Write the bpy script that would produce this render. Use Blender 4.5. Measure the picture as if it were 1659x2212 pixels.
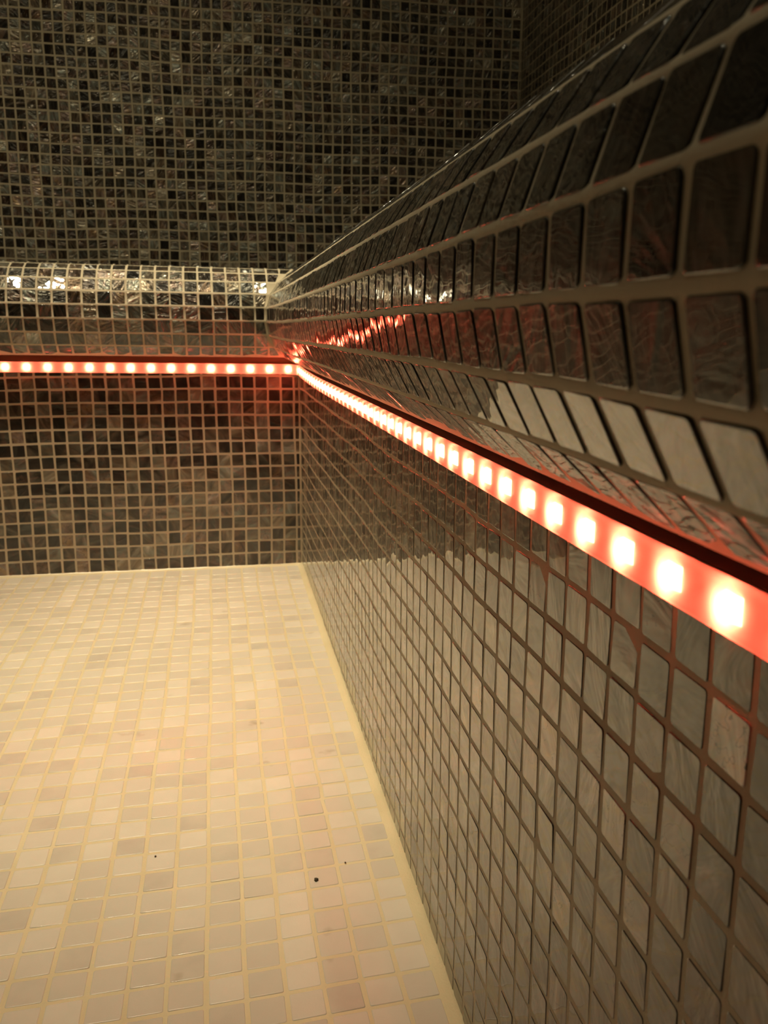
import bpy, math, random
import numpy as np
from mathutils import Matrix, Vector

for o in list(bpy.data.objects):
    bpy.data.objects.remove(o)
S = bpy.context.scene
C = S.collection
random.seed(5)
RNG = np.random.default_rng(11)
PI = math.pi

# One mosaic tile pitch is 20 mm; everything below is laid out in tile pitches.
# x: 0 on the riser of the long bench, y: 0 on the riser of the far bench, z: 0 on a grout line under the lights
U = 0.02
Z0 = 15.05
def W(x, y, z):
    return (x * U, y * U, (z + Z0) * U)
def floor_z(x, y):
    return -15.05 + 0.0167 * y

# ------------------------------------------------------------------ camera
F_PX, YAW, PITCH, ROLL = 1921.86, 0.1850, 0.2035, 0.0036
CAM = (-6.2935, -69.4329, 3.5886)
ca, sa, cb, sb, cc, sc_ = math.cos(YAW), math.sin(YAW), math.cos(PITCH), math.sin(PITCH), math.cos(ROLL), math.sin(ROLL)
fwd = Vector((sa * cb, ca * cb, -sb)); rgt = Vector((ca, -sa, 0)); upv = rgt.cross(fwd)
r2 = rgt * cc + upv * sc_; u2 = -rgt * sc_ + upv * cc
cam_d = bpy.data.cameras.new('camera'); cam = bpy.data.objects.new('camera', cam_d); C.objects.link(cam)
M = Matrix((r2, u2, -fwd)).transposed().to_4x4(); M.translation = Vector(W(*CAM))
cam.matrix_world = M
cam_d.sensor_fit = 'VERTICAL'; cam_d.sensor_height = 36.0; cam_d.lens = F_PX / 2212 * 36.0
cam_d.clip_start = 0.01; cam_d.clip_end = 20
cam_d.dof.use_dof = True; cam_d.dof.focus_distance = 0.48; cam_d.dof.aperture_fstop = 27.0
S.camera = cam

# ------------------------------------------------------------------ world, exposure, light levels
wd = bpy.data.worlds.new('world'); S.world = wd; wd.use_nodes = True
wd.node_tree.nodes['Background'].inputs[0].default_value = (0.02, 0.016, 0.01, 1)
wd.node_tree.nodes['Background'].inputs[1].default_value = 0.0
S.view_settings.view_transform = 'Standard'; S.view_settings.look = 'None'
S.view_settings.gamma = 1.0; S.view_settings.exposure = 0.0; S.view_settings.use_curve_mapping = False
S.cycles.use_denoising = True
S.cycles.max_bounces = 5; S.cycles.diffuse_bounces = 2; S.cycles.glossy_bounces = 4; S.cycles.transmission_bounces = 2
S.cycles.use_adaptive_sampling = True; S.cycles.adaptive_threshold = 0.07
S.cycles.caustics_reflective = False; S.cycles.caustics_refractive = False
S.cycles.transparent_max_bounces = 5
S.cycles.sample_clamp_indirect = 6.0
S.cycles.blur_glossy = 0.3
S.cycles.use_light_tree = True
WARM = (1.0, 0.87, 0.56)
#   x,   y,   watts, cone deg, blend, aimed at
SPOTS = [(-35, -34, 70.0, 75, 1.0, (-20, -2, -15)),
         (-18, -16, 150.0, 37, 1.0, (-1, -18, -15)),
         (2, -38, 14.0, 140, 1.0, (2, -38, -15))]
LED_RGB = (1.0, 0.085, 0.040)
LED_POWER = 100.0

# ------------------------------------------------------------------ materials
def newmat(name):
    m = bpy.data.materials.new(name); m.use_nodes = True
    nt = m.node_tree; b = nt.nodes['Principled BSDF']
    return m, nt, b
def nd(nt, t, **kw):
    n = nt.nodes.new(t)
    for k, v in kw.items():
        setattr(n, k, v)
    return n
def mathn(nt, op, a, b=None, c=None):
    n = nd(nt, 'ShaderNodeMath', operation=op)
    for i, v in enumerate((a, b, c)):
        if v is None: continue
        if isinstance(v, (int, float)): n.inputs[i].default_value = v
        else: nt.links.new(v, n.inputs[i])
    return n.outputs[0]
def mixc(nt, f, a, b, mode='MIX'):
    n = nd(nt, 'ShaderNodeMix', data_type='RGBA', blend_type=mode)
    for i, v in ((0, f), (6, a), (7, b)):
        if isinstance(v, (int, float)): n.inputs[i].default_value = v
        elif isinstance(v, tuple): n.inputs[i].default_value = (*v, 1) if len(v) == 3 else v
        else: nt.links.new(v, n.inputs[i])
    return n.outputs[2]
def ramp(nt, f, stops):
    n = nd(nt, 'ShaderNodeValToRGB')
    e = n.color_ramp.elements
    while len(e) < len(stops): e.new(0.5)
    for el, (p, c) in zip(e, stops):
        el.position = p; el.color = (*c, 1)
    nt.links.new(f, n.inputs[0])
    return n.outputs[0]
def attr(nt, name):
    return nd(nt, 'ShaderNodeAttribute', attribute_name=name)

def grout(name, col, dark, rough=0.8, scale=160):
    m, nt, b = newmat(name)
    tc = nd(nt, 'ShaderNodeTexCoord')
    n1 = nd(nt, 'ShaderNodeTexNoise'); n1.inputs['Scale'].default_value = scale * 4; n1.inputs['Detail'].default_value = 4
    n2 = nd(nt, 'ShaderNodeTexNoise'); n2.inputs['Scale'].default_value = scale / 8; n2.inputs['Detail'].default_value = 3
    nt.links.new(tc.outputs['Object'], n1.inputs[0]); nt.links.new(tc.outputs['Object'], n2.inputs[0])
    f = mathn(nt, 'MULTIPLY_ADD', n2.outputs[0], 1.3, -0.15)
    c = mixc(nt, f, dark, col)
    nt.links.new(c, b.inputs['Base Color'])
    b.inputs['Roughness'].default_value = rough
    bp = nd(nt, 'ShaderNodeBump'); bp.inputs['Strength'].default_value = 0.5; bp.inputs['Distance'].default_value = 0.0006
    nt.links.new(n1.outputs[0], bp.inputs['Height']); nt.links.new(bp.outputs[0], b.inputs['Normal'])
    return m

def pearl(name, gain=1.0, streak=1.0, metal=0.35, coat_rough=0.02, bump=0.8, rough=0.34, size=1.0):
    """shell mosaic: a fibrous lustrous body under clear polished glass"""
    m, nt, b = newmat(name)
    co = attr(nt, 'tile_co'); rn = attr(nt, 'tile_rnd')
    sep = nd(nt, 'ShaderNodeSeparateXYZ'); nt.links.new(rn.outputs['Vector'], sep.inputs[0])
    mp = nd(nt, 'ShaderNodeMapping'); mp.inputs['Scale'].default_value = (0.55 * size, 1.9 * streak * size, 1)
    nt.links.new(co.outputs['Vector'], mp.inputs[0])
    n1 = nd(nt, 'ShaderNodeTexNoise'); n1.inputs['Scale'].default_value = 1.1; n1.inputs['Detail'].default_value = 3
    n1.inputs['Roughness'].default_value = 0.55; n1.inputs['Distortion'].default_value = 1.6
    nt.links.new(mp.outputs[0], n1.inputs[0])
    n2 = nd(nt, 'ShaderNodeTexNoise'); n2.inputs['Scale'].default_value = 0.9; n2.inputs['Detail'].default_value = 2
    n2.inputs['Distortion'].default_value = 2.0
    nt.links.new(co.outputs['Vector'], n2.inputs[0])
    v = mathn(nt, 'MULTIPLY_ADD', sep.outputs[0], 0.55, mathn(nt, 'MULTIPLY_ADD', n1.outputs[0], 1.25, -0.48))
    g = gain
    col = ramp(nt, v, [(0.12, (0.016 * g, 0.012 * g, 0.009 * g)), (0.32, (0.06 * g, 0.046 * g, 0.033 * g)),
                       (0.52, (0.15 * g, 0.122 * g, 0.092 * g)), (0.72, (0.26 * g, 0.235 * g, 0.19 * g)), (0.95, (0.52 * g, 0.48 * g, 0.42 * g))])
    tint = ramp(nt, mathn(nt, 'MULTIPLY_ADD', n2.outputs[0], 0.7, mathn(nt, 'MULTIPLY', sep.outputs[1], 0.45)),
                [(0.2, (1.15, 0.92, 0.72)), (0.42, (1.0, 0.97, 0.9)), (0.6, (0.72, 0.93, 1.05)), (0.72, (1.1, 0.9, 0.98)), (0.9, (1.25, 0.9, 0.55))])
    col = mixc(nt, 0.85, col, tint, 'MULTIPLY')
    # a few tiles almost black
    dk = mathn(nt, 'LESS_THAN', sep.outputs[2], 0.16)
    col = mixc(nt, mathn(nt, 'MULTIPLY', dk, 0.75), col, (0.012, 0.011, 0.011))
    # hairline veins in some of the shells
    n5 = nd(nt, 'ShaderNodeTexNoise'); n5.inputs['Scale'].default_value = 1.3; n5.inputs['Detail'].default_value = 3; n5.inputs['Roughness'].default_value = 0.65
    nt.links.new(co.outputs['Vector'], n5.inputs[0])
    vein = mathn(nt, 'LESS_THAN', mathn(nt, 'ABSOLUTE', mathn(nt, 'SUBTRACT', n5.outputs[0], 0.5)), 0.006)
    vein = mathn(nt, 'MULTIPLY', vein, mathn(nt, 'GREATER_THAN', sep.outputs[1], 0.72))
    col = mixc(nt, mathn(nt, 'MULTIPLY', vein, 0.85), col, (0.012, 0.008, 0.006))
    nt.links.new(col, b.inputs['Base Color'])
    b.inputs['Metallic'].default_value = metal
    b.inputs['Roughness'].default_value = rough
    b.inputs['IOR'].default_value = 1.5
    b.inputs['Coat Weight'].default_value = 1.0
    b.inputs['Coat Roughness'].default_value = coat_rough
    b.inputs['Coat IOR'].default_value = 1.52
    bp = nd(nt, 'ShaderNodeBump'); bp.inputs['Strength'].default_value = bump; bp.inputs['Distance'].default_value = 0.004
    nt.links.new(n1.outputs[0], bp.inputs['Height']); nt.links.new(bp.outputs[0], b.inputs['Normal'])
    # barely wavy surface of the glass itself
    n3 = nd(nt, 'ShaderNodeTexNoise'); n3.inputs['Scale'].default_value = 1.4; n3.inputs['Detail'].default_value = 1
    nt.links.new(co.outputs['Vector'], n3.inputs[0])
    b2 = nd(nt, 'ShaderNodeBump'); b2.inputs['Strength'].default_value = 0.12; b2.inputs['Distance'].default_value = 0.002
    nt.links.new(n3.outputs[0], b2.inputs['Height']); nt.links.new(b2.outputs[0], b.inputs['Coat Normal'])
    return m

def cream_tile(name):
    m, nt, b = newmat(name)
    co = attr(nt, 'tile_co'); rn = attr(nt, 'tile_rnd')
    sep = nd(nt, 'ShaderNodeSeparateXYZ'); nt.links.new(rn.outputs['Vector'], sep.inputs[0])
    n1 = nd(nt, 'ShaderNodeTexNoise'); n1.inputs['Scale'].default_value = 0.9; n1.inputs['Detail'].default_value = 3
    nt.links.new(co.outputs['Vector'], n1.inputs[0])
    v = mathn(nt, 'MULTIPLY_ADD', sep.outputs[0], 0.75, mathn(nt, 'MULTIPLY', n1.outputs[0], 0.4))
    col = ramp(nt, v, [(0.1, (0.55, 0.50, 0.43)), (0.3, (0.64, 0.59, 0.50)), (0.7, (0.69, 0.64, 0.55)), (1.0, (0.76, 0.71, 0.61))])
    # a few brownish stains
    tc = nd(nt, 'ShaderNodeTexCoord')
    n4 = nd(nt, 'ShaderNodeTexNoise'); n4.inputs['Scale'].default_value = 26; n4.inputs['Detail'].default_value = 3
    nt.links.new(tc.outputs['Object'], n4.inputs[0])
    st = nd(nt, 'ShaderNodeMapRange'); st.inputs[1].default_value = 0.70; st.inputs[2].default_value = 0.78
    nt.links.new(n4.outputs[0], st.inputs[0])
    col = mixc(nt, mathn(nt, 'MULTIPLY', st.outputs[0], 0.5), col, (0.3, 0.22, 0.12))
    nt.links.new(col, b.inputs['Base Color'])
    # wet in places, duller elsewhere
    n5 = nd(nt, 'ShaderNodeTexNoise'); n5.inputs['Scale'].default_value = 7; n5.inputs['Detail'].default_value = 2
    nt.links.new(tc.outputs['Object'], n5.inputs[0])
    rr = nd(nt, 'ShaderNodeMapRange'); rr.inputs[1].default_value = 0.33; rr.inputs[2].default_value = 0.43
    rr.inputs[3].default_value = 0.05; rr.inputs[4].default_value = 0.24
    nt.links.new(n5.outputs[0], rr.inputs[0]); nt.links.new(rr.outputs[0], b.inputs['Roughness'])
    n6 = nd(nt, 'ShaderNodeTexNoise'); n6.inputs['Scale'].default_value = 900; n6.inputs['Detail'].default_value = 2
    nt.links.new(tc.outputs['Object'], n6.inputs[0])
    bp = nd(nt, 'ShaderNodeBump'); bp.inputs['Strength'].default_value = 0.25; bp.inputs['Distance'].default_value = 0.0004
    nt.links.new(n6.outputs[0], bp.inputs['Height']); nt.links.new(bp.outputs[0], b.inputs['Normal'])
    b.inputs['Subsurface Weight'].default_value = 0.0
    return m

G_WALL = grout('grout_beige', (0.43, 0.365, 0.25), (0.31, 0.255, 0.175))
G_BENCH = grout('grout_bench', (0.62, 0.53, 0.385), (0.48, 0.40, 0.29))
G_FLOOR = grout('grout_cream', (0.80, 0.71, 0.49), (0.68, 0.59, 0.38), 0.16)
T_WALL = pearl('shell_tile_wall', 1.1, 1.0, 0.45, bump=1.0, rough=0.28)
T_FAR = pearl('shell_tile_far_edge', 0.85, 1.0, 0.5, bump=1.0, rough=0.25)  # same tile as the near edge, glitter of the far edge put into lighter colour
T_RISER = pearl('shell_tile_bench', 0.95, 0.7, 0.3, bump=0.4, size=0.55)
T_NOSE = pearl('shell_tile_edge', 0.30, 0.8, 0.2, bump=0.4, rough=0.42, size=0.7)
T_FLOOR = cream_tile('cream_glass_tile')

def plain(name, col, rough=0.5, metal=0.0, emis=None, es=0.0):
    m, nt, b = newmat(name)
    b.inputs['Base Color'].default_value = (*col, 1); b.inputs['Roughness'].default_value = rough; b.inputs['Metallic'].default_value = metal
    if emis:
        b.inputs['Emission Color'].default_value = (*emis, 1); b.inputs['Emission Strength'].default_value = es
    return m

# ------------------------------------------------------------------ mosaic builder
class Mosaic:
    """Grout bed plus thin bevelled glass tiles, collected into one mesh."""
    def __init__(self):
        self.v = []; self.f = []; self.mi = []; self.co = []; self.rn = []; self.sm = []; self.n = 0
    def raw(self, verts, faces, mi=0, smooth=False):
        verts = np.asarray(verts, float)
        self.v.append(verts); self.co.append(verts * 1.0); self.rn.append(np.zeros_like(verts))
        for f in faces:
            self.f.append([i + self.n for i in f]); self.mi.append(mi); self.sm.append(smooth)
        self.n += len(verts)
    def tiles(self, Q, gap=0.14, hi=True, lift=0.0, jit=1.0, bev=0.035, depth=0.07):
        """Q: (N,4,3) corners, counter-clockwise seen from outside, in tile units"""
        Q = np.asarray(Q, float)
        if not len(Q): return
        N = len(Q)
        Uv = (Q[:, 1] - Q[:, 0] + Q[:, 2] - Q[:, 3]) / 2; Vv = (Q[:, 3] - Q[:, 0] + Q[:, 2] - Q[:, 1]) / 2
        lu = np.linalg.norm(Uv, axis=1); lv = np.linalg.norm(Vv, axis=1)
        nn = np.cross(Uv, Vv); nn /= np.linalg.norm(nn, axis=1)[:, None]
        uh = Uv / lu[:, None]; vh = Vv / lv[:, None]
        cen = Q.mean(1) + nn * lift + uh * RNG.normal(0, 0.010 * jit, N)[:, None] + vh * RNG.normal(0, 0.010 * jit, N)[:, None]
        hu = np.maximum(lu / 2 - gap / 2, 0.03); hv = np.maximum(lv / 2 - gap / 2, 0.03)
        tu = RNG.normal(0, 0.010 * jit, N); tv = RNG.normal(0, 0.010 * jit, N); rot = RNG.normal(0, 0.008 * jit, N)
        rnd = RNG.random((N, 3)); ang = RNG.random(N) * 2 * PI
        skew = (Q[:, 2] - Q[:, 3] - Q[:, 1] + Q[:, 0]) / 4
        if hi:
            rc = 0.055
            tpl = []
            for sx, sy in ((1, 1), (-1, 1), (-1, -1), (1, -1)):
                pts = [(1, 0, 0, -1), (1, 1, -0.3, -0.3), (0, 1, -1, 0)]
                seq = [(0, -1), (-0.29, -0.29), (-1, 0)]
                if sx * sy < 0: seq = seq[::-1]
                for a, b_ in seq: tpl.append((sx, sy, a, b_))
            tpl = np.array(tpl, float)
            rings = [(0.0, -depth), (0.005, -bev * 0.7), (bev * 0.45, -bev * 0.18), (bev, 0.0)]
        else:
            rc = 0.0
            tpl = np.array([(1, 1, 0, 0), (-1, 1, 0, 0), (-1, -1, 0, 0), (1, -1, 0, 0)], float)
            rings = [(0.0, -depth * 0.6), (bev, 0.0)]
        K = len(tpl); Rn = len(rings)
        verts = np.zeros((N, Rn * K, 3)); co = np.zeros((N, Rn * K, 3))
        for ri, (ins, h) in enumerate(rings):
            s = (hu[:, None] - ins + tpl[None, :, 2] * rc * 1.0) * tpl[None, :, 0]
            t = (hv[:, None] - ins + tpl[None, :, 3] * rc * 1.0) * tpl[None, :, 1]
            s2 = s + rot[:, None] * -t; t2 = t + rot[:, None] * s
            sk = (s / (lu / 2)[:, None]) * (t / (lv / 2)[:, None])
            p = cen[:, None] + s2[..., None] * uh[:, None] + t2[..., None] * vh[:, None] + sk[..., None] * skew[:, None] + (h + tu[:, None] * s + tv[:, None] * t)[..., None] * nn[:, None]
            verts[:, ri * K:(ri + 1) * K] = p
            ca_, sa_ = np.cos(ang)[:, None], np.sin(ang)[:, None]
            co[:, ri * K:(ri + 1) * K, 0] = s * ca_ - t * sa_ + rnd[:, 0, None] * 90
            co[:, ri * K:(ri + 1) * K, 1] = s * sa_ + t * ca_ + rnd[:, 1, None] * 90
            co[:, ri * K:(ri + 1) * K, 2] = rnd[:, 2, None] * 30
        base = self.n
        self.v.append(verts.reshape(-1, 3)); self.co.append(co.reshape(-1, 3)); self.rn.append(np.repeat(rnd, Rn * K, 0))
        for i in range(N):
            o = base + i * Rn * K
            for ri in range(Rn - 1):
                a = o + ri * K; b_ = a + K
                for k in range(K):
                    k2 = (k + 1) % K
                    self.f.append([a + k, a + k2, b_ + k2, b_ + k]); self.mi.append(1); self.sm.append(hi)
            self.f.append([o + (Rn - 1) * K + k for k in range(K)]); self.mi.append(1); self.sm.append(False)
        self.n += N * Rn * K
    def build(self, name, mats, parent=None):
        v = np.concatenate(self.v); co = np.concatenate(self.co).astype('f'); rn = np.concatenate(self.rn).astype('f')
        v = v * U; v[:, 2] += Z0 * U
        me = bpy.data.meshes.new(name)
        lens = np.array([len(f) for f in self.f]); loops = np.fromiter((i for f in self.f for i in f), dtype='i', count=int(lens.sum()))
        me.vertices.add(len(v)); me.vertices.foreach_set('co', v.astype('f').ravel())
        me.loops.add(len(loops)); me.loops.foreach_set('vertex_index', loops)
        me.polygons.add(len(lens)); me.polygons.foreach_set('loop_start', np.concatenate([[0], np.cumsum(lens)[:-1]]).astype('i'))
        me.polygons.foreach_set('material_index', np.array(self.mi, 'i'))
        me.polygons.foreach_set('use_smooth', np.array(self.sm, bool))
        for nme, arr in (('tile_co', co), ('tile_rnd', rn)):
            a = me.attributes.new(nme, 'FLOAT_VECTOR', 'POINT'); a.data.foreach_set('vector', arr.ravel())
        for m in mats: me.materials.append(m)
        me.update(calc_edges=True); me.validate()
        o = bpy.data.objects.new(name, me); C.objects.link(o)
        if parent: o.parent = parent
        return o

def wob(u, v, k=0.0):
    """hand-laid sheets: lines waver slowly and step where one sheet meets the next"""
    du = 0.035 * np.sin(0.55 * v + 1.3 * k) + 0.03 * np.sin(0.23 * v + 0.31 * u + k) + 0.035 * np.sin(7.1 * np.floor(u / 15 + 0.3 * k) + 3 * np.floor(v / 15) + k)
    dv = 0.035 * np.sin(0.48 * u + 2.1 * k) + 0.03 * np.sin(0.29 * u - 0.2 * v + k) + 0.045 * np.sin(5.3 * np.floor(u / 15 + 0.3 * k) + 2 * np.floor(v / 15) + 2 * k)
    return du, dv

def flat_tiles(us, vs, P, k=0.0, clampu=None, clampv=None, minsz=0.25, fwob=wob):
    """quads between grid lines us x vs; P(u,v)->xyz with u,v orientation counter-clockwise outside"""
    out = []
    us = np.asarray(us, float); vs = np.asarray(vs, float)
    for i in range(len(us) - 1):
        for j in range(len(vs) - 1):
            cs = []
            for a, b in ((i, j), (i + 1, j), (i + 1, j + 1), (i, j + 1)):
                du, dv = fwob(us[a], vs[b], k)
                u_, v_ = us[a] + (0 if a in (0, len(us) - 1) else du), vs[b] + (0 if b in (0, len(vs) - 1) else dv)
                if clampu: u_ = min(max(u_, clampu(v_)[0]), clampu(v_)[1])
                if clampv: v_ = min(max(v_, clampv(u_)[0]), clampv(u_)[1])
                cs.append((u_, v_))
            if abs(cs[1][0] - cs[0][0]) < minsz or abs(cs[3][1] - cs[0][1]) < minsz: continue
            out.append([P(*c) for c in cs])
    return np.array(out, float).reshape(-1, 4, 3)

def lines(lo, hi, phase, step=1.0):
    """lo, every phase+n*step strictly between, hi"""
    a = [lo]; x = phase + math.ceil((lo - phase) / step) * step
    while x < hi - 1e-6:
        if x > lo + 0.02: a.append(x)
        x += step
    a.append(hi)
    return a

def struct(o):
    o['kind'] = 'structure'; return o

XL, YF, ZC = -78.0, -128.0, 96.0      # opposite wall, wall behind, ceiling
XR, YB = 26.6, 28.0                   # wall behind the long bench, wall behind the far bench
SEAT = 7.93

# ------------------------------------------------------------------ floor
mo = Mosaic()
def PF(u, v): return (u, v + 0.046 * (u + 7.2), floor_z(u, v) )
fx = [XL] + [x for x in np.arange(-1.33 - 1.17 * 65, -0.9, 1.17)] + [-0.30]
fy = [y for y in np.arange(-44.03 - 1.17 * 70, -0.9, 1.17)] 
fy = [y for y in fy if y > YF] + [-0.2]
def fw(u, v, k): 
    a, b = wob(u / 1.17, v / 1.17, k); return a * 0.9, b * 0.9
def PFc(u, v):
    y = min(v + 0.046 * (u + 7.2) * min(1, -v / 20), -0.12)
    return (u, y, floor_z(u, y))
Q = flat_tiles(fx, fy, PFc, 0.7, fwob=fw)
mo.tiles(Q, gap=0.12, hi=True, lift=0.0, bev=0.04, jit=0.9)
def bed(x0, y0, x1, y1, dz):
    return [(x0, y0, floor_z(x0, y0) + dz), (x1, y0, floor_z(x1, y0) + dz), (x1, y1, floor_z(x1, y1) + dz), (x0, y1, floor_z(x0, y1) + dz)]
top = bed(XL, YF, 0.4, 0.4, -0.02); bot = [(a, b, -19.0) for a, b, c in top]
mo.raw(top + bot, [(0, 1, 2, 3), (7, 6, 5, 4), (0, 4, 5, 1), (1, 5, 6, 2), (2, 6, 7, 3), (3, 7, 4, 0)])
# cement fillet where floor meets the risers
n = 120; vv = []; ff = []
prof = [(-0.42, -0.04), (-0.30, 0.005), (-0.16, 0.05), (-0.05, 0.12), (0.02, 0.20)]
for i in range(n + 1):
    y = YF + (0 - YF) * i / n
    w = 1 + 0.18 * math.sin(i * 1.9) + 0.12 * math.sin(i * 0.71)
    for d, h in prof: vv.append((d * w, min(y, -0.0), floor_z(0, y) + h * w))
K = len(prof)
for i in range(n):
    for k in range(K - 1): ff.append((i * K + k, i * K + k + 1, (i + 1) * K + k + 1, (i + 1) * K + k)[::-1])
mo.raw(vv, ff, 0, True)
vv = []; ff = []
for i in range(n + 1):
    x = XL + (0 - XL) * i / n
    w = 0.6 + 0.1 * math.sin(i * 1.7)
    for d, h in prof: vv.append((x, d * w, floor_z(0, 0) + h * w))
for i in range(n):
    for k in range(K - 1): ff.append((i * K + k, i * K + k + 1, (i + 1) * K + k + 1, (i + 1) * K + k))
mo.raw(vv, ff, 0, True)
struct(mo.build('floor', [G_FLOOR, T_FLOOR]))

# ------------------------------------------------------------------ walls
def wall(name, us, vs, P, nrm, k, th=2.0):
    m = Mosaic()
    m.tiles(flat_tiles(us, vs, P, k, minsz=0.2), gap=0.13, hi=False, depth=0.08, bev=0.05)
    n = np.array(nrm, float)
    q = [np.array(P(us[a], vs[b])) - n * 0.03 for a, b in ((0, 0), (-1, 0), (-1, -1), (0, -1))]
    r = [p - n * th for p in q]
    m.raw(q + r, [(0, 1, 2, 3), (7, 6, 5, 4), (0, 4, 5, 1), (1, 5, 6, 2), (2, 6, 7, 3), (3, 7, 4, 0)])
    return struct(m.build(name, [G_WALL, T_WALL]))
wall('wall_back', lines(XL, XR, -0.62), lines(-15, ZC, 0.35), lambda u, v: (u, YB, v), (0, -1, 0), 1.0)
wall('wall_right', lines(-YB, -YF, 0.3), lines(-15, ZC, 0.35), lambda u, v: (XR, -u, v), (-1, 0, 0), 2.0)
wall('wall_left', lines(YF, YB, 0.1), lines(-18, ZC, 0.35), lambda u, v: (XL, u, v), (1, 0, 0), 3.0)
wall('wall_front', lines(-XR, -XL, 0.1), lines(-18, ZC, 0.35), lambda u, v: (-u, YF, v), (0, 1, 0), 4.0)
m = Mosaic()
q = [(XL, YF, ZC), (XL, YB, ZC), (XR, YB, ZC), (XR, YF, ZC)]; r = [(a, b, c + 2) for a, b, c in q]
m.raw(q + r, [(0, 1, 2, 3), (7, 6, 5, 4), (0, 4, 5, 1), (1, 5, 6, 2), (2, 6, 7, 3), (3, 7, 4, 0)])
struct(m.build('ceiling', [plain('ceiling_plaster', (0.16, 0.14, 0.12), 0.7)]))

# ------------------------------------------------------------------ bench
BXL, BXR, BYF, BYB = XL + 0.12, XR - 0.12, YF + 0.12, YB - 0.12   # open joint against the walls
def dz_far(x): return 0.10 + 0.25 * min(max(-x, 0), 40) / 22
def dz_long(y): return 0.10 * max(0.0, 1 + y / 15)
# section of the rounded edge: (overhang, height) at every grout line, underside to seat
SEC = [(1.22, 1.34), (1.96, 2.05), (2.43, 2.95), (2.62, 3.93), (2.60, 4.92), (2.27, 5.88), (1.70, 6.74), (0.92, 7.40), (0.0, 7.79), (-1.0, SEAT)]

bench = bpy.data.objects.new('mosaic_bench', None); C.objects.link(bench)
bench.location = W(0, 0, -15.05)
bench['label'] = 'built-in corner bench of dark shell mosaic with a rounded overhanging edge'
bench['category'] = 'bench'
def under(o):
    o.parent = bench; o.matrix_parent_inverse = Matrix.Translation(-bench.location); return o

# risers
zs = [float(-r) for r in range(15, 0, -1)] + [0.0, 0.40]
m = Mosaic()
xs = [x - 21.41 for x in range(-50, 22)] + [-0.02]
xs = [x for x in xs if x >= BXL]
Q = flat_tiles(xs, zs + [1.0][:0], lambda u, v: (u, 0.0, v), 5.0)
m.tiles(Q, gap=0.135, hi=True, bev=0.03)
m.raw([(BXL, 0.016, -17), (1, 0.016, -17), (1, 0.016, 0.62), (BXL, 0.016, 1.25), (BXL, 1, -17), (1, 1, -17), (1, 1, 0.62), (BXL, 1, 1.25)],
      [(0, 1, 2, 3), (7, 6, 5, 4), (0, 4, 5, 1), (1, 5, 6, 2), (2, 6, 7, 3), (3, 7, 4, 0)])
rf = under(m.build('riser', [G_BENCH, T_RISER])); rf['label'] = 'riser of the far bench'

m = Mosaic()
ys = [-y for y in lines(0.02, -BYF, 0.30)]           # u = -y so that the face looks to -x
us = lines(0.02, -BYF, 0.30)
zs2 = [-18.0, -17.0, -16.0] + zs
Q = flat_tiles(us, zs2, lambda u, v: (0.0, -u, v), 6.0, clampv=lambda u: (floor_z(0, -u) + 0.10, 2.0))
m.tiles(Q, gap=0.11, hi=True, bev=0.025)
m.raw([(0.012, 0, -18), (0.012, BYF, -18), (0.012, BYF, 0.50), (0.012, 0, 0.50), (1, 0, -18), (1, BYF, -18), (1, BYF, 0.50), (1, 0, 0.50)],
      [(0, 1, 2, 3), (7, 6, 5, 4), (0, 4, 5, 1), (1, 5, 6, 2), (2, 6, 7, 3), (3, 7, 4, 0)])
rr_ = under(m.build('riser', [G_BENCH, T_RISER])); rr_['label'] = 'riser of the long bench'

# ledge in the recess over the lights, its shade painted in near-black
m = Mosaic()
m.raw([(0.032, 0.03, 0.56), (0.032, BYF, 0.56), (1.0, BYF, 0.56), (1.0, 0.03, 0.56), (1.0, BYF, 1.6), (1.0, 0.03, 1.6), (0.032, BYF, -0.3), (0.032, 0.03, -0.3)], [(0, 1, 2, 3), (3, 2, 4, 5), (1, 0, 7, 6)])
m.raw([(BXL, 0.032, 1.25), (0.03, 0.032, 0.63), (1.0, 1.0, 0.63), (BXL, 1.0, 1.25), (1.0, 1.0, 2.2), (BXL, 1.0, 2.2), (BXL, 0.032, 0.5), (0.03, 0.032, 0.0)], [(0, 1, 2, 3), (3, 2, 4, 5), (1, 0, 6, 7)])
sh = under(m.build('recess', [plain('recess_shade', (0.035, 0.02, 0.016), 0.8)])); sh['label'] = 'recess over the lights, shade painted dark'

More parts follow.
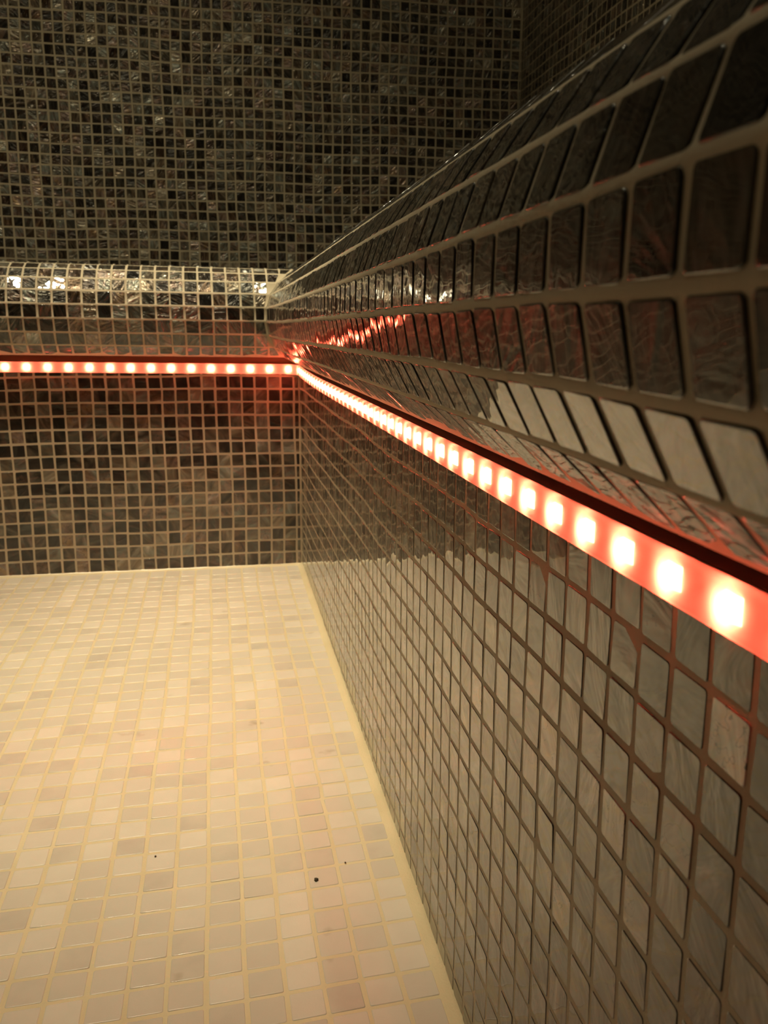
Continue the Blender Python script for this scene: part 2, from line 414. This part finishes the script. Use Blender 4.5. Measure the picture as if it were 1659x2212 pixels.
# rounded edge
def edge_section():
    """grout bed: sunk under the tiles, rounded over at each line; ends in the recess over the lights"""
    pts = [(-1.0, -0.3), (-0.95, 1.30), (0.55, 1.32), (1.12, 1.31)]
    for i, (d, z) in enumerate(SEC):
        p = np.array([d, z])
        if 0 < i < len(SEC) - 1:
            a = np.array(SEC[i - 1]) - p; b = np.array(SEC[i + 1]) - p
            a /= np.linalg.norm(a); b /= np.linalg.norm(b)
            nrm = -(a + b); nrm /= np.linalg.norm(nrm)
            for q_, h in ((a * 0.13, -0.035), (a * 0.06, -0.010), (b * 0.06, -0.010), (b * 0.13, -0.035)):
                w = p + q_ + nrm * h; pts.append((w[0], w[1]))
        else:
            pts.append((d - (0.02 if i == 0 else 0), z - 0.03))
    return pts
ES = edge_section()
def edge(far, k):
    m = Mosaic(); out = []
    L = -BXL if far else -BYF
    ph = 0.41 if far else 0.55
    us_ = lines(0.0, L, ph)
    for i in range(len(us_) - 1):
        for j in range(len(SEC) - 1):
            cs = []
            for a, b in ((i, j), (i + 1, j), (i + 1, j + 1), (i, j + 1)):
                d, z = SEC[b]
                du, dv = wob(us_[a], b * 1.0, k)
                w_ = us_[a] + du * 0.8 + 0.02 * math.sin(3.1 * j)
                w_ = max(w_, d + 0.06)
                ww = 0.02 * math.sin(0.9 * us_[a] + 2 * b)
                z = z + (dz_far(-w_) if far else dz_long(-w_)) + ww * (0.6 if abs(d) > 2 else 0.2)
                cs.append((w_, d, z))
            if min(cs[1][0] - cs[0][0], cs[2][0] - cs[3][0]) < 0.12: continue
            if far: cs = [cs[1], cs[0], cs[3], cs[2]]; out.append([(-w, -d, z) for w, d, z in cs])
            else: out.append([(-d, -w, z) for w, d, z in cs])
    m.tiles(np.array(out), gap=0.13, hi=True, jit=1.0, bev=0.028)
    # grout bed, mitred at the corner
    st = [0.0] + list(np.arange(3.0, L, 1.0)) + [L]
    vv = []; ff = []; K = len(ES)
    for i, w in enumerate(st):
        for d, z in ES:
            w_ = d if i == 0 else w
            zz = z + (dz_far(-w_) if far else dz_long(-w_))
            vv.append((-w_, -d, zz) if far else (-d, -w_, zz))
    for i in range(len(st) - 1):
        for k_ in range(K - 1):
            a = (i * K + k_, (i + 1) * K + k_, (i + 1) * K + k_ + 1, i * K + k_ + 1)
            ff.append(a[::-1] if far else a)
    m.raw(vv, ff, 0, True)
    o = under(m.build('rounded_edge', [G_BENCH, T_FAR if far else T_NOSE]))
    o['label'] = 'rounded edge of the far bench' if far else 'rounded edge of the long bench'
    return o
edge(True, 8.0); edge(False, 9.3)

# seat: one continuous L of mosaic
m = Mosaic()
def PS(u, v): return (u, v, SEAT)
Q = flat_tiles(lines(BXL, BXR, 0.0), lines(1.0, BYB, 0.0), lambda u, v: (u, v, SEAT + dz_far(u)), 2.0)
m.tiles(Q, gap=0.15, hi=False)
Q = flat_tiles(lines(1.0, BXR, 0.0), lines(BYF, 1.0, 0.0), lambda u, v: (u, v, SEAT + dz_long(min(v, 0))), 2.5)
m.tiles(Q, gap=0.15, hi=False)
def zs_(x, y): return SEAT - 0.03 + (dz_far(x) if y > 0 else dz_long(y))
gx = [BXL, -60, -40, -20, 0, 0.9, BXR]; gy = [0.9, BYB]
for a, b_ in zip(gx[:-1], gx[1:]):
    m.raw([(a, 0.9, zs_(a, 1)), (b_, 0.9, zs_(b_, 1)), (b_, BYB, zs_(b_, 1)), (a, BYB, zs_(a, 1))], [(0, 1, 2, 3)])
for a, b_ in ((BYF, -15), (-15, 0), (0, 0.9)):
    m.raw([(0.9, a, zs_(9, a)), (BXR, a, zs_(9, a)), (BXR, b_, zs_(9, min(b_, 0))), (0.9, b_, zs_(9, min(b_, 0)))], [(0, 1, 2, 3)])
under(m.build('seat', [G_WALL, T_WALL]))

# ------------------------------------------------------------------ light strip
STEP = 1.467
def zc_long(y): return 0.20 + 0.28 * max(0.0, 1 + y / 16) ** 2
def zc_far(x): return 0.49 + 0.28 * min(max(-x, 0), 60) / 22
RB = 1.1
def path(s):
    """s: run length, 0 in the middle of the corner bend, + along the long bench; returns point on the riser line, outward normal"""
    h = RB * PI / 4
    if s > h:
        y = -(RB + s - h); return (0.0, y, zc_long(y)), (-1.0, 0.0)
    if s < -h:
        x = -(RB - s - h); return (x, 0.0, zc_far(x)), (0.0, -1.0)
    a = (s / h) * PI / 4 + PI / 4        # 0: far riser, 90: long riser
    cx_, cy_ = -RB, -RB
    nx, ny = -math.sin(a), -math.cos(a)
    z = zc_far(-RB) * (1 - (s + h) / (2 * h)) + zc_long(-RB) * (s + h) / (2 * h)
    return (cx_ - nx * RB, cy_ - ny * RB, z), (nx, ny)
S_LONG, S_FAR = 126.0, -76.0
strip = bpy.data.objects.new('light_strip', None); C.objects.link(strip)
strip.location = W(-0.1, -0.1, 0.0)
strip['label'] = 'glowing red strip of lights running along both risers under the bench edge'
strip['category'] = 'light strip'
def on_strip(o):
    o.parent = strip; o.matrix_parent_inverse = Matrix.Translation(-strip.location); return o
def sweep(sec, mat, name, closed=True, smooth=True):
    m = Mosaic(); vv = []; ff = []; K = len(sec)
    ss = list(np.arange(S_FAR, -1.2, 2.0)) + list(np.arange(-1.2, 1.21, 0.12)) + list(np.arange(1.6, S_LONG, 2.0)) + [S_LONG]
    for s in ss:
        (x, y, z), (nx, ny) = path(s)
        for o_, h in sec: vv.append((x + nx * o_, y + ny * o_, z + h))
    for i in range(len(ss) - 1):
        for k in range(K if closed else K - 1):
            k2 = (k + 1) % K
            ff.append((i * K + k, i * K + k2, (i + 1) * K + k2, (i + 1) * K + k))
    if closed:
        ff.append(tuple(range(K))[::-1]); ff.append(tuple((len(ss) - 1) * K + k for k in range(K)))
    m.raw(vv, ff, 0, smooth)
    return on_strip(m.build(name, [mat]))
tape_m = plain('white_tape', (0.9, 0.88, 0.85), 0.6)
sweep([(0.02, -0.34), (0.02, 0.34), (0.07, 0.34), (0.07, -0.34)], tape_m, 'tape', smooth=False)
# silicone sleeve: mostly clear, a little milky
sm, nt, b = newmat('silicone_sleeve')
out = nt.nodes['Material Output']
tr = nd(nt, 'ShaderNodeBsdfTransparent'); tl = nd(nt, 'ShaderNodeBsdfTranslucent'); gl = nd(nt, 'ShaderNodeBsdfGlossy'); df = nd(nt, 'ShaderNodeBsdfDiffuse')
tr.inputs[0].default_value = (1, 1, 1, 1); tl.inputs[0].default_value = (0.95, 0.95, 0.95, 1); gl.inputs['Roughness'].default_value = 0.12
df.inputs[0].default_value = (0.9, 0.88, 0.85, 1)
m1 = nd(nt, 'ShaderNodeMixShader'); m1.inputs[0].default_value = 0.55; nt.links.new(tr.outputs[0], m1.inputs[1]); nt.links.new(tl.outputs[0], m1.inputs[2])
m2 = nd(nt, 'ShaderNodeMixShader'); m2.inputs[0].default_value = 0.05; nt.links.new(m1.outputs[0], m2.inputs[1]); nt.links.new(gl.outputs[0], m2.inputs[2])
nt.links.new(m2.outputs[0], out.inputs['Surface'])
HH = 0.37
sleeve_sec = [(0.03, HH), (0.13, HH), (0.195, HH - 0.03), (0.22, HH - 0.09), (0.222, 0.0), (0.22, -HH + 0.09), (0.195, -HH + 0.03), (0.13, -HH), (0.03, -HH)]
sweep(sleeve_sec, sm, 'silicone_sleeve', closed=False)
lip_m = plain('profile_lip', (0.55, 0.42, 0.35), 0.35, 0.3)
sweep([(0.02, -0.40), (0.06, -0.40), (0.075, -0.385), (0.06, -0.362), (0.02, -0.362)], lip_m, 'profile_lip', smooth=False)
# chips
em, nt, b = newmat('lit_chip')
b.inputs['Base Color'].default_value = (0.9, 0.8, 0.7, 1)
b.inputs['Emission Color'].default_value = (*LED_RGB, 1); b.inputs['Emission Strength'].default_value = LED_POWER
pk = plain('chip_package', (0.85, 0.83, 0.8), 0.5)
rs = plain('resistor_black', (0.03, 0.02, 0.02), 0.5)
def small_box(name, w, d, h, mat, dome=0.0):
    """w along, d outward, h up; optional domed face; origin on the tape"""
    m = bpy.data.meshes.new(name)
    v = [(-w / 2, 0, -h / 2), (w / 2, 0, -h / 2), (w / 2, 0, h / 2), (-w / 2, 0, h / 2)]
    e = 0.82
    v += [(-w / 2, d, -h / 2), (w / 2, d, -h / 2), (w / 2, d, h / 2), (-w / 2, d, h / 2)]
    v += [(-w / 2 * e, d + dome, -h / 2 * e), (w / 2 * e, d + dome, -h / 2 * e), (w / 2 * e, d + dome, h / 2 * e), (-w / 2 * e, d + dome, h / 2 * e)]
    v = v[:4] + v[8:]
    f = [(0, 4, 5, 1), (1, 5, 6, 2), (2, 6, 7, 3), (3, 7, 4, 0), (4, 7, 6, 5)]
    m.from_pydata([(a * U, b_ * U, c * U) for a, b_, c in v], [], f)
    m.materials.append(mat); m.materials.append(pk)
    m.update()
    return m
chip_me = small_box('led_chip', 0.40, 0.07, 0.36, em, 0.02)
res_me = small_box('resistor', 0.08, 0.035, 0.17, rs, 0.004)
def put(me, name, s, dh=0.0):
    (x, y, z), (nx, ny) = path(s)
    o = bpy.data.objects.new(name, me); C.objects.link(o)
    o.parent = strip; o.matrix_parent_inverse = Matrix.Translation(-strip.location)
    o.location = W(x + nx * 0.07, y + ny * 0.07, z + dh)
    o.rotation_euler = (0, 0, math.atan2(ny, nx) - PI / 2)
    return o
H = RB * PI / 4
s0 = (49.55 - RB + H) % STEP
s = s0
n_led = 0; k = 0
while s < 72:
    put(chip_me, 'led_chip', s)
    if s > 44: put(res_me, 'resistor', s + STEP * 0.5, 0.03 if k % 2 else -0.02)
    s += STEP; k += 1
s = s0 - STEP
while s > -27:
    put(chip_me, 'led_chip', s)
    s -= STEP

# ------------------------------------------------------------------ recessed ceiling lights
def disc_mesh(name, prof, mat, seg=32):
    v = []; f = []
    for i in range(seg):
        a = 2 * PI * i / seg
        for r_, z_ in prof: v.append((r_ * math.cos(a) * U, r_ * math.sin(a) * U, z_ * U))
    K = len(prof)
    for i in range(seg):
        for k in range(K - 1): f.append((i * K + k, i * K + k + 1, ((i + 1) % seg) * K + k + 1, ((i + 1) % seg) * K + k))
    me = bpy.data.meshes.new(name); me.from_pydata(v, [], f); me.materials.append(mat); me.update()
    return me
steel = plain('brushed_steel', (0.6, 0.58, 0.55), 0.3, 1.0)
lens_m = plain('warm_lens', (0.9, 0.9, 0.85), 0.4, 0, WARM, 60.0)
for i, (x, y, w, cone, bl, aim) in enumerate(SPOTS):
    e = bpy.data.objects.new('recessed_light', None); C.objects.link(e); e.location = W(x, y, ZC)
    e['label'] = ('recessed ceiling spotlight over the middle of the floor', 'recessed ceiling spotlight close to the inner corner of the bench', 'recessed ceiling spotlight over the front of the long bench')[i]
    e['category'] = 'ceiling light'
    a = bpy.data.objects.new('trim_ring', disc_mesh('trim_ring', [(1.6, -0.02), (2.4, -0.25), (2.6, -0.02)], steel)); C.objects.link(a); a.parent = e
    b_ = bpy.data.objects.new('lens', disc_mesh('lens', [(0.01, -0.06), (1.6, -0.06)], lens_m, 12)); C.objects.link(b_); b_.parent = e
    ld = bpy.data.lights.new('spot', 'SPOT'); ld.energy = w; ld.color = WARM; ld.spot_size = math.radians(cone); ld.spot_blend = bl
    ld.shadow_soft_size = 0.035
    l = bpy.data.objects.new('spot', ld); C.objects.link(l); l.parent = e; l.location = (0, 0, -0.02)
    l.rotation_euler = Vector((aim[0] - x, aim[1] - y, aim[2] - ZC)).to_track_quat('-Z', 'Y').to_euler()

# ------------------------------------------------------------------ grit on the floor
GR = [(-3.39, -41.02), (-9.12, -38.57), (-2.22, -40.17)]
gm = plain('dark_grit', (0.06, 0.05, 0.03), 0.7)
def grit(x, y, r, label):
    import bmesh
    bm = bmesh.new(); bmesh.ops.create_icosphere(bm, subdivisions=2, radius=r * U)
    for v in bm.verts: v.co *= 1 + random.uniform(-0.22, 0.22); v.co.z *= 0.7
    me = bpy.data.meshes.new('grit'); bm.to_mesh(me); bm.free(); me.materials.append(gm)
    o = bpy.data.objects.new('grit', me); C.objects.link(o); o.location = W(x, y, floor_z(x, y) + r * 0.6)
    o['label'] = label; o['category'] = 'grit'
grit(*GR[0], 0.075, 'small dark crumb of grit lying on a cream tile two rows from the long bench')
grit(*GR[1], 0.04, 'tiny dark speck of grit further out on the open cream floor')
grit(*GR[2], 0.035, 'tiny speck of grit in the grout close to the long bench')
